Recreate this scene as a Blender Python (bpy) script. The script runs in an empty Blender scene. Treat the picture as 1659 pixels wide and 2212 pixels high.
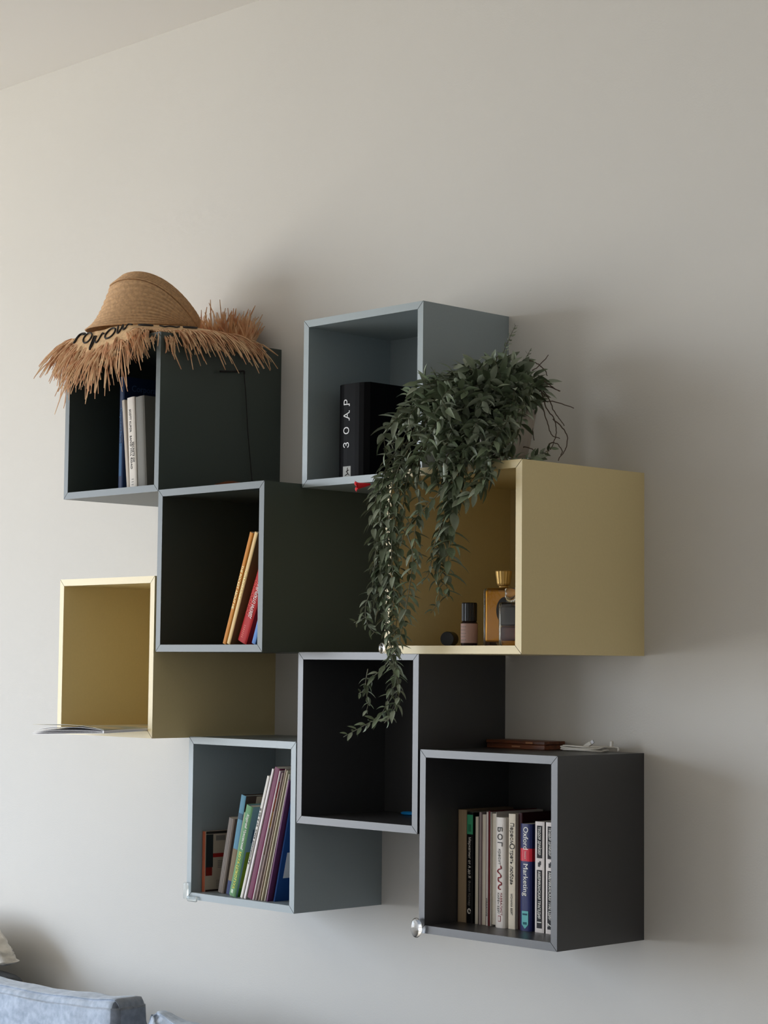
import bpy, bmesh, math, random
from mathutils import Vector, Matrix, Euler, noise

scene = bpy.context.scene
COL = scene.collection

# ---------------------------------------------------------------- camera
cam_data = bpy.data.cameras.new('camera')
cam = bpy.data.objects.new('camera', cam_data)
COL.objects.link(cam)
cam.location = (3.8453284, -3.0685206, 1.4748301)
cam.rotation_euler = (1.6467086, -0.0096734, 0.7981247)
cam_data.sensor_fit = 'HORIZONTAL'
cam_data.sensor_width = 36.0
cam_data.lens = 4400.1 * 36.0 / 1659.0
cam_data.clip_end = 100
scene.camera = cam

# ---------------------------------------------------------------- colour management
scene.view_settings.view_transform = 'Standard'
scene.view_settings.look = 'None'
scene.view_settings.exposure = 0.0
scene.view_settings.gamma = 1.0
scene.view_settings.use_curve_mapping = False
scene.cycles.use_denoising = True
scene.cycles.max_bounces = 10
scene.cycles.diffuse_bounces = 6
scene.cycles.sample_clamp_indirect = 6.0

# ---------------------------------------------------------------- sky: overcast daylight
world = bpy.data.worlds.new('overcast_sky')
scene.world = world
world.use_nodes = True
wn, wl = world.node_tree.nodes, world.node_tree.links
wn.clear()
w_out = wn.new('ShaderNodeOutputWorld')
w_bg = wn.new('ShaderNodeBackground')
w_tc = wn.new('ShaderNodeTexCoord')
w_sep = wn.new('ShaderNodeSeparateXYZ')
w_map = wn.new('ShaderNodeMapRange')
w_map.inputs['From Min'].default_value = -0.25
w_map.inputs['From Max'].default_value = 0.25
w_mix = wn.new('ShaderNodeMix'); w_mix.data_type = 'RGBA'
w_mix.inputs[6].default_value = (0.72, 0.68, 0.60, 1)      # ground, light paving
w_mix.inputs[7].default_value = (0.81, 0.96, 1.18, 1)      # overcast sky
wl.new(w_tc.outputs['Generated'], w_sep.inputs[0])
wl.new(w_sep.outputs['Z'], w_map.inputs['Value'])
wl.new(w_map.outputs[0], w_mix.inputs[0])
wl.new(w_mix.outputs[2], w_bg.inputs['Color'])
w_bg.inputs['Strength'].default_value = 11.8
wl.new(w_bg.outputs[0], w_out.inputs[0])

# the window in the left wall, also the sampling portal for the sky
FLOOR, CEIL = 0.0, 3.045
XL, XR, YB = -3.6, 6.0, -7.5
WY0, WY1, WZ0, WZ1 = -7.0, -1.5, 0.35, 2.65
portal = bpy.data.lights.new('window_portal', 'AREA')
portal.shape = 'RECTANGLE'
portal.size = WY1 - WY0
portal.size_y = WZ1 - WZ0
portal.cycles.is_portal = True
po = bpy.data.objects.new('window_portal', portal)
COL.objects.link(po)
po.location = (XL - 0.02, (WY0 + WY1) / 2, (WZ0 + WZ1) / 2)
po.rotation_euler = (math.pi/2, 0, -math.pi/2)

# ================================================================ helpers
def lin(c):
    c = c / 255.0
    return c / 12.92 if c <= 0.04045 else ((c + 0.055) / 1.055) ** 2.4

def rgb(r, g, b):
    return (lin(r), lin(g), lin(b), 1.0)

MATS = {}
def mat(name, col, rough=0.5, spec=0.5, var=0.0, vscale=40.0, bump=0.0, bscale=300.0, metal=0.0,
        trans=0.0, ior=1.45, sheen=0.0, coat=0.0, stretch=None, col2=None, thin=0.0):
    if name in MATS:
        return MATS[name]
    m = bpy.data.materials.new(name)
    m.use_nodes = True
    n, l = m.node_tree.nodes, m.node_tree.links
    b = n['Principled BSDF']
    b.inputs['Base Color'].default_value = col
    b.inputs['Roughness'].default_value = rough
    b.inputs['Specular IOR Level'].default_value = spec
    b.inputs['Metallic'].default_value = metal
    b.inputs['IOR'].default_value = ior
    b.inputs['Transmission Weight'].default_value = trans
    b.inputs['Sheen Weight'].default_value = sheen
    b.inputs['Coat Weight'].default_value = coat
    tc = n.new('ShaderNodeTexCoord')
    mp = n.new('ShaderNodeMapping')
    l.new(tc.outputs['Object'], mp.inputs['Vector'])
    if stretch:
        mp.inputs['Scale'].default_value = stretch
    if var > 0 or col2:
        t = n.new('ShaderNodeTexNoise')
        t.inputs['Scale'].default_value = vscale
        t.inputs['Detail'].default_value = 5
        l.new(mp.outputs[0], t.inputs['Vector'])
        mx = n.new('ShaderNodeMix'); mx.data_type = 'RGBA'
        a = tuple(max(0, c * (1 - var)) for c in col[:3]) + (1,)
        z = col2 if col2 else tuple(min(1, c * (1 + var)) for c in col[:3]) + (1,)
        mx.inputs[6].default_value = a
        mx.inputs[7].default_value = z
        r = n.new('ShaderNodeMapRange')
        r.inputs['From Min'].default_value = 0.35
        r.inputs['From Max'].default_value = 0.65
        l.new(t.outputs['Fac'], r.inputs['Value'])
        l.new(r.outputs[0], mx.inputs[0])
        l.new(mx.outputs[2], b.inputs['Base Color'])
    if bump > 0:
        t2 = n.new('ShaderNodeTexNoise')
        t2.inputs['Scale'].default_value = bscale
        t2.inputs['Detail'].default_value = 4
        l.new(mp.outputs[0], t2.inputs['Vector'])
        bp = n.new('ShaderNodeBump')
        bp.inputs['Strength'].default_value = bump
        bp.inputs['Distance'].default_value = 0.002
        l.new(t2.outputs['Fac'], bp.inputs['Height'])
        l.new(bp.outputs[0], b.inputs['Normal'])
    MATS[name] = m
    return m

def link(name, me, parent=None, mats=()):
    o = bpy.data.objects.new(name, me)
    COL.objects.link(o)
    for m in mats:
        me.materials.append(m)
    if parent:
        o.parent = parent
    return o

def from_bm(name, bm, m, parent=None, smooth=False):
    me = bpy.data.meshes.new(name)
    if smooth:
        for f in bm.faces:
            f.smooth = True
    bm.to_mesh(me); bm.free()
    return link(name, me, parent, m if isinstance(m, (list, tuple)) else (m,))

def pydata(name, vs, fs, m, parent=None, smooth=False, mi=None):
    me = bpy.data.meshes.new(name)
    me.from_pydata([tuple(v) for v in vs], [], fs)
    me.update()
    o = link(name, me, parent, m if isinstance(m, (list, tuple)) else (m,))
    if mi:
        me.polygons.foreach_set('material_index', mi)
    if smooth:
        me.polygons.foreach_set('use_smooth', [True] * len(me.polygons))
    return o

def box_bm(bm, x0, x1, y0, y1, z0, z1, bev=0.0, seg=1):
    r = bmesh.ops.create_cube(bm, size=1.0)
    vs = r['verts']
    for v in vs:
        v.co = Vector(((x0 + x1) / 2 + v.co.x * (x1 - x0), (y0 + y1) / 2 + v.co.y * (y1 - y0), (z0 + z1) / 2 + v.co.z * (z1 - z0)))
    if bev > 0:
        es = list({e for v in vs for e in v.link_edges})
        bmesh.ops.bevel(bm, geom=es, offset=bev, segments=seg, affect='EDGES', profile=0.5)
    return bm

def box(name, x0, x1, y0, y1, z0, z1, m, parent=None, bev=0.0, seg=1, smooth=False):
    bm = bmesh.new()
    box_bm(bm, x0, x1, y0, y1, z0, z1, bev, seg)
    return from_bm(name, bm, m, parent, smooth)

def tag(o, label=None, cat=None, group=None, kind=None):
    if label: o['label'] = label
    if cat: o['category'] = cat
    if group: o['group'] = group
    if kind: o['kind'] = kind
    return o

def thing(name, label, cat, loc=(0, 0, 0), rot=(0, 0, 0), group=None):
    o = bpy.data.objects.new(name, None)
    COL.objects.link(o)
    o.location = loc
    o.rotation_euler = rot
    o.empty_display_size = 0.05
    return tag(o, label, cat, group)

def tube(pts, r, seg=6, cap=True):
    """verts and faces of a tube along pts; r a number or a list"""
    P = [Vector(p) for p in pts]
    n = len(P)
    R = r if isinstance(r, (list, tuple)) else [r] * n
    vs, fs = [], []
    up = None
    for i in range(n):
        t = (P[min(i + 1, n - 1)] - P[max(i - 1, 0)])
        if t.length < 1e-9: t = Vector((0, 0, 1))
        t.normalize()
        if up is None:
            up = t.orthogonal().normalized()
        else:
            up = (up - t * up.dot(t))
            up = up.normalized() if up.length > 1e-6 else t.orthogonal().normalized()
        b = t.cross(up)
        for k in range(seg):
            a = 2 * math.pi * k / seg
            vs.append(P[i] + (up * math.cos(a) + b * math.sin(a)) * R[i])
    for i in range(n - 1):
        for k in range(seg):
            a, b2 = i * seg + k, i * seg + (k + 1) % seg
            fs.append((a, b2, b2 + seg, a + seg))
    if cap:
        fs.append(tuple(range(seg))[::-1])
        fs.append(tuple(range((n - 1) * seg, n * seg)))
    return vs, fs

def merge(parts):
    V, F = [], []
    for vs, fs in parts:
        o = len(V)
        V += list(vs)
        F += [tuple(i + o for i in f) for f in fs]
    return V, F

def lathe(prof, seg=32, cx=0, cy=0, ribs=0, ribamp=0.0, cap_bottom=True, cap_top=True):
    vs, fs = [], []
    for (r, z) in prof:
        for k in range(seg):
            a = 2 * math.pi * k / seg
            rr = r * (1 + (ribamp * math.cos(ribs * a) if ribs else 0))
            vs.append((cx + rr * math.cos(a), cy + rr * math.sin(a), z))
    n = len(prof)
    for i in range(n - 1):
        for k in range(seg):
            a, b = i * seg + k, i * seg + (k + 1) % seg
            fs.append((a, b, b + seg, a + seg))
    if cap_bottom: fs.append(tuple(range(seg))[::-1])
    if cap_top: fs.append(tuple(range((n - 1) * seg, n * seg)))
    return vs, fs

def smooth_path(pts, n=8):
    """Catmull-Rom through pts"""
    P = [Vector(p) for p in pts]
    P = [P[0] * 2 - P[1]] + P + [P[-1] * 2 - P[-2]]
    out = []
    for i in range(1, len(P) - 2):
        for k in range(n):
            t = k / n
            a, b, c, d = P[i - 1], P[i], P[i + 1], P[i + 2]
            out.append(0.5 * ((2 * b) + (c - a) * t + (2 * a - 5 * b + 4 * c - d) * t * t + (3 * b - a - 3 * c + d) * t ** 3))
    out.append(P[-2])
    return out

def text_mesh(name, s, size, m, parent, loc, right, up, align='LEFT', ext=0.0002, squeeze=1.0, shear=0.0, width=None, spacing=1.0):
    """lettering as a thin mesh: 'right' is the reading direction, 'up' the direction of the letter tops (in the parent's frame)"""
    cu = bpy.data.curves.new(name, 'FONT')
    cu.body = s
    cu.size = size
    cu.extrude = ext
    cu.align_x = align
    cu.align_y = 'CENTER'
    cu.shear = shear
    cu.space_character = spacing
    cu.resolution_u = 3
    tmp = bpy.data.objects.new(name, cu)
    COL.objects.link(tmp)
    bpy.context.view_layer.update()
    dg = bpy.context.evaluated_depsgraph_get()
    me = bpy.data.meshes.new_from_object(tmp.evaluated_get(dg))
    bpy.data.objects.remove(tmp)
    me.materials.clear()
    if len(me.vertices) == 0:
        return None
    r = Vector(right).normalized(); u = Vector(up).normalized(); nrm = r.cross(u)
    xs = [v.co.x for v in me.vertices]
    w = max(xs) - min(xs)
    sx = squeeze if width is None else width / w
    x0 = min(xs) if align == 'LEFT' else (min(xs) + max(xs)) / 2
    for v in me.vertices:
        c = v.co.copy()
        v.co = Vector(loc) + r * ((c.x - x0) * sx) + u * c.y + nrm * c.z
    return link(name, me, parent, (m,))

# ================================================================ room shell
M_wall = mat('wall_paint', (0.60, 0.585, 0.555, 1), rough=0.75, spec=0.25, var=0.012, vscale=1.5, bump=0.12, bscale=260)
M_ceil = mat('ceiling_paint', (0.80, 0.78, 0.75, 1), rough=0.85, spec=0.2, bump=0.08, bscale=200)
M_floor = mat('oak_floor', (0.33, 0.28, 0.22, 1), rough=0.45, var=0.25, vscale=6, stretch=(1, 8, 1), bump=0.1, bscale=60)
M_white = mat('white_lacquer', (0.75, 0.74, 0.71, 1), rough=0.4)

def struct(o):
    o['kind'] = 'structure'
    return o

struct(box('wall_back', XL - 0.25, XR, 0.0, 0.2, FLOOR, CEIL, M_wall))
M_far = mat('far_wall_paint', (0.72, 0.71, 0.69, 1), rough=0.8, spec=0.2)
struct(box('wall_right', XR, XR + 0.2, YB, 0.2, FLOOR, CEIL, M_far))
struct(box('wall_front', XL - 0.25, XR, YB - 0.2, YB, FLOOR, CEIL, M_far))
struct(box('ceiling', XL - 0.25, XR + 0.2, YB - 0.2, 0.2, CEIL, CEIL + 0.2, M_ceil))
struct(box('floor', XL - 0.25, XR + 0.2, YB - 0.2, 0.2, FLOOR - 0.1, FLOOR, M_floor))
bm = bmesh.new()
box_bm(bm, XL - 0.25, XL, WY1, 0.0, FLOOR, CEIL)
box_bm(bm, XL - 0.25, XL, YB, WY0, FLOOR, CEIL)
box_bm(bm, XL - 0.25, XL, WY0, WY1, FLOOR, WZ0)
box_bm(bm, XL - 0.25, XL, WY0, WY1, WZ1, CEIL)
struct(from_bm('wall_left', bm, M_far))
struct(box('baseboard_back', XL, XR, -0.014, 0.0, FLOOR, 0.08, M_white, bev=0.003))
# window: frame with a central mullion and a sill
bm = bmesh.new()
fx0, fx1 = XL - 0.20, XL - 0.13
for (a, b, c, d) in ((WY0, WY1, WZ0, WZ0 + 0.06), (WY0, WY1, WZ1 - 0.06, WZ1), (WY0, WY0 + 0.06, WZ0 + 0.06, WZ1 - 0.06), (WY1 - 0.06, WY1, WZ0 + 0.06, WZ1 - 0.06)):
    box_bm(bm, fx0, fx1, a, b, c, d)
for ym in ((WY0 + WY1) / 2 - 0.04,):
    box_bm(bm, fx0, fx1, ym, ym + 0.08, WZ0 + 0.06, WZ1 - 0.06)
struct(from_bm('window_1', bm, M_white))
struct(box('trim_1', XL - 0.13, XL + 0.05, WY0 - 0.03, WY1 + 0.03, WZ0 - 0.03, WZ0, M_white, bev=0.004))

# ================================================================ wall cubes
T = 0.015
CUBES = {  # x, z, depth, colours
    'A': (0.0, 1.85, .35, 'green'), 'B': (.351, 1.5028, .35, 'green'), 'C': (.705, 1.8445, .25, 'blue'),
    'D': (1.0573, 1.5002, .35, 'yellow'), 'E': (-.006, 1.3166, .35, 'yellow'), 'F': (.3469, .969, .25, 'blue'),
    'G': (.7005, 1.1537, .25, 'grey'), 'H': (1.0569, .9666, .25, 'grey')}
LAC = {
    'green': mat('dark_green_grey_lacquer', rgb(64, 72, 68), rough=0.36, spec=0.45, var=0.012, vscale=220, bump=0.03, bscale=900),
    'blue': mat('light_blue_grey_lacquer', rgb(142, 153, 157), rough=0.36, spec=0.5, var=0.012, vscale=220, bump=0.03, bscale=900),
    'yellow': mat('pale_yellow_lacquer', rgb(217, 199, 150), rough=0.36, spec=0.45, var=0.012, vscale=220, bump=0.03, bscale=900),
    'grey': mat('dark_grey_lacquer', rgb(54, 54, 56), rough=0.36, spec=0.8, var=0.012, vscale=220, bump=0.03, bscale=900),
}
M_seam = mat('dark_joint', (0.012, 0.012, 0.012, 1), rough=0.9, spec=0.1)
CUBE_LABEL = {
    'A': ('dark green-grey wall cube at upper left with the fringed straw hat on top', 'dark green wall cubes'),
    'B': ('dark green-grey wall cube holding leaning orange, cream and red books', 'dark green wall cubes'),
    'C': ('light blue-grey wall cube holding one thick black book', 'light blue wall cubes'),
    'D': ('large pale yellow wall cube with the trailing plant on top and perfume bottles inside', 'pale yellow wall cubes'),
    'E': ('pale yellow wall cube at far left, empty but for a magazine', 'pale yellow wall cubes'),
    'F': ('light blue-grey wall cube at lower left holding children\'s books and magazines', 'light blue wall cubes'),
    'G': ('dark grey wall cube in the middle, nearly empty, with vine tips hanging before it', 'dark grey wall cubes'),
    'H': ('dark grey wall cube at lower right holding a row of upright novels', 'dark grey wall cubes'),
}
S = 0.35
def cube_shelf(key):
    x, z, d, c = CUBES[key]
    lab, grp = CUBE_LABEL[key]
    t = thing('wall_cube', lab, 'shelf', (x, 0, z))
    m = LAC[c]
    # four mitred boards; the mitres open in a fine V at the front edge
    quads = {
        'left_panel': ((0, 0), (T, T), (T, S - T), (0, S)),
        'right_panel': ((S, 0), (S, S), (S - T, S - T), (S - T, T)),
        'bottom_panel': ((0, 0), (S, 0), (S - T, T), (T, T)),
        'top_panel': ((0, S), (T, S - T), (S - T, S - T), (S, S)),
    }
    for nm, q in quads.items():
        cx = sum(p[0] for p in q) / 4; cz = sum(p[1] for p in q) / 4
        horiz = nm in ('bottom_panel', 'top_panel')
        q2 = []
        for (px, pz) in q:
            g = 0.00065
            if horiz:
                q2.append((px + (g if px < S / 2 else -g), pz))
            else:
                q2.append((px, pz + (g if pz < S / 2 else -g)))
        vs = [(p[0], -d, p[1]) for p in q2] + [(p[0], -d + 0.0022, p[1]) for p in q] + [(p[0], 0, p[1]) for p in q]
        fs = [(3, 2, 1, 0)]; mi = [0]
        for L in (0, 4):
            for k in range(4):
                a, b = L + k, L + (k + 1) % 4
                fs.append((a, b, b + 4, a + 4))
                (ax, az), (bx, bz) = q[k], q[(k + 1) % 4]
                mitre = abs(ax - bx) > 1e-6 and abs(az - bz) > 1e-6
                mi.append(1 if (mitre and L == 0) else 0)
        fs.append((8, 9, 10, 11)); mi.append(0)
        o = pydata(nm, vs, fs, (m, M_seam), t, mi=mi)
        bm = bmesh.new(); bm.from_mesh(o.data); bmesh.ops.recalc_face_normals(bm, faces=bm.faces); bm.to_mesh(o.data); bm.free()
    box('back_panel', T, S - T, -0.012, -0.004, T, S - T, m, t)
    return t
SHELF = {k: cube_shelf(k) for k in CUBES}

# ================================================================ books
def pm(r, g, b, rough=0.55, spec=0.16, var=0.0, name=None):
    return mat(name or 'cover_%d_%d_%d' % (r, g, b), rgb(r, g, b), rough=rough, spec=spec, var=var, vscale=30)

M_pages = mat('page_edges', rgb(205, 198, 184), rough=0.8, spec=0.2, var=0.12, vscale=120, stretch=(12, 1, 0.15))
M_pages_tan = mat('tan_page_edges', rgb(158, 138, 112), rough=0.85, spec=0.15, var=0.10, vscale=120, stretch=(12, 1, 0.15))
M_ink = mat('black_ink', rgb(32, 30, 32), rough=0.6)
M_inkw = mat('white_ink', rgb(235, 232, 224), rough=0.5)
M_inkg = mat('grey_ink', rgb(120, 118, 114), rough=0.6)
M_inkr = mat('red_ink', rgb(150, 30, 45), rough=0.6)
M_gold = mat('gold_foil', rgb(255, 236, 150), rough=0.4)

def book(label, cat, x, y, z, t, h, dep, cover, tilt=0.0, bulge=0.0008, board=0.0012, hard=False, flip=False,
         pages=None, name='book', group=None, side=None, corner=0.0):
    """tilt in degrees, positive leans to +x. x is the spot on the shelf of the lower spine corner it stands on."""
    right = tilt > 0
    r = thing(name, label, cat, (x, y, z), (0, math.radians(tilt), 0), group)
    ox = -t if right else 0.0
    N = 8
    def outline(b, inset):
        out = []
        out.append((inset, dep))
        for k in range(N + 1):
            u = k / N
            xx = inset + (t - 2 * inset) * u
            yy = -b * (1 - abs(2 * u - 1) ** 4) + inset
            out.append((xx, yy))
        out.append((t - inset, dep))
        return out
    outer, inner = outline(bulge, 0.0), outline(bulge, board)
    poly = outer + inner[::-1]
    if flip:
        poly = [(px, dep - py) for px, py in poly][::-1]
    n = len(poly); H = n // 2
    vs = [(ox + px, py, 0) for px, py in poly] + [(ox + px, py, h) for px, py in poly]
    fs, mi = [], []
    for k in range(n):
        a, b = k, (k + 1) % n
        fs.append((a, b, b + n, a + n))
    for k in range(H - 1):
        q = (k, n - 1 - k, n - 2 - k, k + 1)
        fs.append(q); fs.append(tuple(i + n for i in q[::-1]))
    me_o = pydata('cover', vs, fs, (cover, side or cover), r)
    bm = bmesh.new(); bm.from_mesh(me_o.data)
    bmesh.ops.recalc_face_normals(bm, faces=bm.faces)
    if side:
        for f in bm.faces:
            if abs(f.normal.x) > 0.9: f.material_index = 1
    bm.to_mesh(me_o.data); bm.free()
    ins = 0.003 if hard else 0.0
    y0, y1 = board + 0.0005, dep - ins - 0.0005
    if flip:
        y0, y1 = dep - y1, dep - y0
    box('pages', ox + board, ox + t - board, y0, y1, ins + (0.0 if hard else 0.0004), h - ins - (0 if hard else 0.0004), pages or M_pages, r)
    return me_o, ox, t, h, bulge     # print and bands become sub-parts of the cover

def spine_text(b, s, u, z, size, m, cw=True, width=None, name='title', align='LEFT', squeeze=1.0, shear=0, eps=0.0006, spacing=1.0):
    """u: place across the spine 0..1; z where the writing starts; cw reads downwards"""
    r, ox, t, h, bulge = b
    yy = -bulge * (1 - abs(2 * u - 1) ** 4) - eps
    rt, up = ((0, 0, -1), (1, 0, 0)) if cw else ((0, 0, 1), (-1, 0, 0))
    return text_mesh(name, s, size, m, r, (ox + u * t, yy, z), rt, up, width=width, align=align, squeeze=squeeze, shear=shear, spacing=spacing)

def spine_patch(b, u0, u1, z0, z1, m, name='label_band', eps=0.0004):
    r, ox, t, h, bulge = b
    N = 6; vs = []; fs = []
    for k in range(N + 1):
        u = u0 + (u1 - u0) * k / N
        yy = -bulge * (1 - abs(2 * min(max(u, 0), 1) - 1) ** 4) - eps
        for (dy, zz) in ((0, z0), (0, z1), (0.0003, z1), (0.0003, z0)):
            vs.append((ox + u * t, yy + dy, zz))
    for k in range(N):
        a = k * 4
        for q in range(4):
            fs.append((a + q, a + 4 + q, a + 4 + (q + 1) % 4, a + (q + 1) % 4))
    fs.append((0, 1, 2, 3)); fs.append((N * 4 + 3, N * 4 + 2, N * 4 + 1, N * 4))
    return pydata(name, vs, fs, m, r)

def cover_patch(b, y0, y1, z0, z1, m, name='cover_print', eps=0.0003):
    r, ox, t, h, bulge = b
    return box(name, ox + t, ox + t + eps, y0, y1, z0, z1, m, r)

# ---- cube A: upper left
zA = 1.85 + T
b = book('tall dark blue textbook, leftmost in the upper left cube', 'book', .1262, -.29, zA, .0172, .262, .19, pm(24, 44, 80, 0.5, 0.2), hard=True, bulge=.002, board=.002)
spine_patch(b, .22, .78, .035, .11, pm(52, 92, 132), 'label_band')
spine_text(b, 'Corporate Finance', .5, .19, .0115, pm(70, 110, 150), name='title')
text_mesh('cover_title', 'Corporate Finance', .02, pm(70, 96, 140), b[0], (.0176, .02, .236), (0, 1, 0), (0, 0, 1), width=.15)
book('thin cream paperback squeezed between the blue textbook and the white-spined book', 'book', .1722, -.3, zA, .0098, .207, .14, pm(186, 176, 164), tilt=-6.9)
b = book('white-spined business book with small black capitals, leaning slightly left', 'book', .1832, -.3, zA, .0262, .2095, .145, pm(214, 208, 200), tilt=-4.5, bulge=.002, hard=True, board=.0018)
spine_text(b, 'SCOTT KUPOR', .42, .182, .0085, M_ink, width=.052)
spine_text(b, 'SAND HILL ROAD', .42, .122, .0085, M_ink, width=.076)
spine_text(b, 'SECRETS OF', .72, .107, .0085, M_ink, width=.046)
for q in range(3):
    spine_patch(b, .35 + .02 * q, .62 + .02 * q, .010 + .006 * q, .0115 + .006 * q, M_inkg, 'imprint')
b = book('plain grey hardback at the right of the white-spined business book', 'book', .2148, -.3, zA, .031, .2085, .15, pm(118, 117, 112, 0.6), tilt=-4.5, bulge=.003, hard=True, board=.0022)
spine_patch(b, .17, .20, .0, .2085, pm(150, 149, 144), 'spine_groove')

# ---- cube B: leaning right
zB = 1.5028 + T
def lean(label, xl, t, tilt, H, dep, cover, y, z, **k):
    a = math.radians(tilt)
    return book(label, 'book', xl + t * math.cos(a), y, z, t, H, dep, cover, tilt=tilt, **k)
b = lean('slim orange book with gold lettering, leaning right in the dark green cube', .5586, .0112, 19.8, .244, .13, pm(196, 128, 48), -.335, zB, bulge=.0015)
spine_text(b, 'THE POCKET ABOUT ME', .5, .172, .0095, M_gold, width=.095)
b = lean('slim cream book with pale gold lettering, leaning beside the orange one', .5720, .0108, 20.2, .2445, .14, pm(222, 192, 138), -.335, zB, bulge=.0015, side=pm(128, 96, 66))  # side: the cream cover's shade is put into a browner colour
spine_text(b, 'В. ФАНТАЗИИ', .5, .158, .0092, M_gold, width=.058)
b = lean('red book with white capitals, leaning against the cube side', .5955, .0285, 23.0, .163, .13, pm(178, 40, 40), -.325, zB, bulge=.002)
spine_text(b, 'ОСТОРОЖНО,', .32, .060, .013, pm(226, 96, 84), cw=False, width=.078)
spine_text(b, 'ДВЕРИ ОТКРЫВАЮТСЯ', .66, .056, .0125, M_inkw, cw=False, width=.1)
for q in range(7):
    spine_patch(b, .30, .52, .010 + q * .0042, .0115 + q * .0042, pm(226, 120, 108), 'author_line')
lean('small blue booklet leaning low at the right of the red book', .6515, .0115, 20, .064, .10, pm(92, 134, 196), -.335, zB, corner=0)

# ---- cube C: thick black book
zC = 1.8445 + T
b = book('thick black hardback with four silver letters, alone in the light blue cube', 'book', .7695, -.205, zC, .0905, .197, .145, mat('black_leatherette', rgb(9, 9, 11), rough=0.40, spec=0.04, bump=0.03, bscale=700), bulge=.010, hard=True, board=.003)
M_silver = mat('silver_foil', rgb(214, 214, 216), rough=0.35, spec=0.6)
# the letters stand on the spine reading upwards
for ch, zc in (('З', .070), ('О', .100), ('А', .131), ('Р', .159)):
    spine_text(b, ch, .36, zc, .0225, M_silver, cw=False, name='letter', align='CENTER')
rr, ox, tt, hh, bu = b
for (zc, z0, z1) in ((.159, -.0065, -.0055), (.131, -.0085, -.0075), (.131, .0075, .0085)):
    spine_patch(b, .425, .447, zc + z0 - .002, zc + z1 + .002, M_silver, 'letter_serif')
spine_patch(b, .24, .50, .004, .026, pm(176, 178, 176), 'emblem')
em = merge([tube([(ox + tt * u0, -bu - .0008, z0), (ox + tt * u1, -bu - .0008, z1)], .0007, 5) for u0, z0, u1, z1 in
            ((.32, .007, .42, .011), (.42, .011, .36, .015), (.36, .015, .44, .018), (.38, .013, .40, .023), (.40, .011, .46, .007))])
pydata('emblem_figure', em[0], em[1], M_ink, rr)

# ---- cube F: children's books and magazines
zF = .969 + T
b = book('small board book showing its printed back cover, far left in the lower light blue cube', 'book', .3640, -.222, zF, .010, .130, .165, pm(176, 96, 70), side=pm(176, 166, 150))
cover_patch(b, .002, .164, .124, .1295, pm(44, 42, 40), 'cover_print')
cover_patch(b, .002, .022, .052, .123, pm(40, 46, 48), 'cover_print')
cover_patch(b, .002, .020, .034, .052, pm(120, 34, 28), 'cover_print')
cover_patch(b, .022, .150, .0730, .0815, pm(150, 36, 34), 'red_stripe')
cover_patch(b, .060, .140, .040, .069, pm(72, 60, 50), 'picture')
cover_patch(b, .030, .056, .109, .120, M_inkg, 'barcode')
for q in range(5):
    cover_patch(b, .036, .062, .064 - q * .0035, .0655 - q * .0035, M_inkg, 'text_line')
for q in range(5):
    cover_patch(b, .032, .130, .022 - q * .0036, .0232 - q * .0036, M_inkg, 'text_line')
for q in range(4):
    cover_patch(b, .064, .130, .110 - q * .006, .1110 - q * .006, M_inkg, 'text_line')
cover_patch(b, .002, .10, .0003, .004, pm(52, 38, 34), 'cover_print')
book_f2 = lean('thick grey-brown board book left of the tall light blue spine', .4075, .0195, 12.0, .165, .13, pm(140, 130, 122), -.212, zF, bulge=.003)
for q in range(3):
    spine_patch(book_f2, .18 + .22 * q, .22 + .22 * q, 0, .165, pm(104, 98, 94), 'page_gap')
b = lean('tall light blue picture book spine behind the green one', .4470, .0158, 12.2, .218, .16, pm(84, 130, 150), -.222, zF, hard=True, side=pm(70, 58, 52))
spine_patch(b, 0.02, .98, .165, .178, pm(52, 84, 104), 'spine_picture')
spine_patch(b, .02, .98, .03, .10, pm(116, 100, 74), 'spine_picture')
spine_patch(b, .02, .98, .0, .03, pm(38, 52, 92), 'spine_picture')
cover_patch(b, .03, .155, .196, .216, pm(172, 160, 142), 'picture')
b = lean('thin pale green paperback pressed against the green storybook', .4665, .0058, 13.6, .184, .15, pm(150, 156, 124), -.228, zF)
b = lean("green storybook spine with yellow capitals, leaning right", .4762, .0215, 15.6, .2, .17, pm(98, 142, 100), -.238, zF, hard=True, bulge=.002, board=.0018, side=pm(104, 136, 148))
spine_text(b, 'Корней Чуковский', .60, .182, .0105, M_inkw, width=.078, shear=.3)
spine_text(b, 'МУХА-ЦОКОТУХА', .52, .098, .011, pm(238, 226, 96), width=.082)
spine_patch(b, .3, .6, .006, .014, pm(196, 214, 190), 'imprint')
cover_patch(b, .005, .15, .02, .10, pm(104, 128, 40), 'picture')
cover_patch(b, .012, .05, .12, .15, pm(58, 86, 110), 'picture')
cover_patch(b, .005, .15, .0, .02, pm(58, 112, 34), 'picture')
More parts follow.
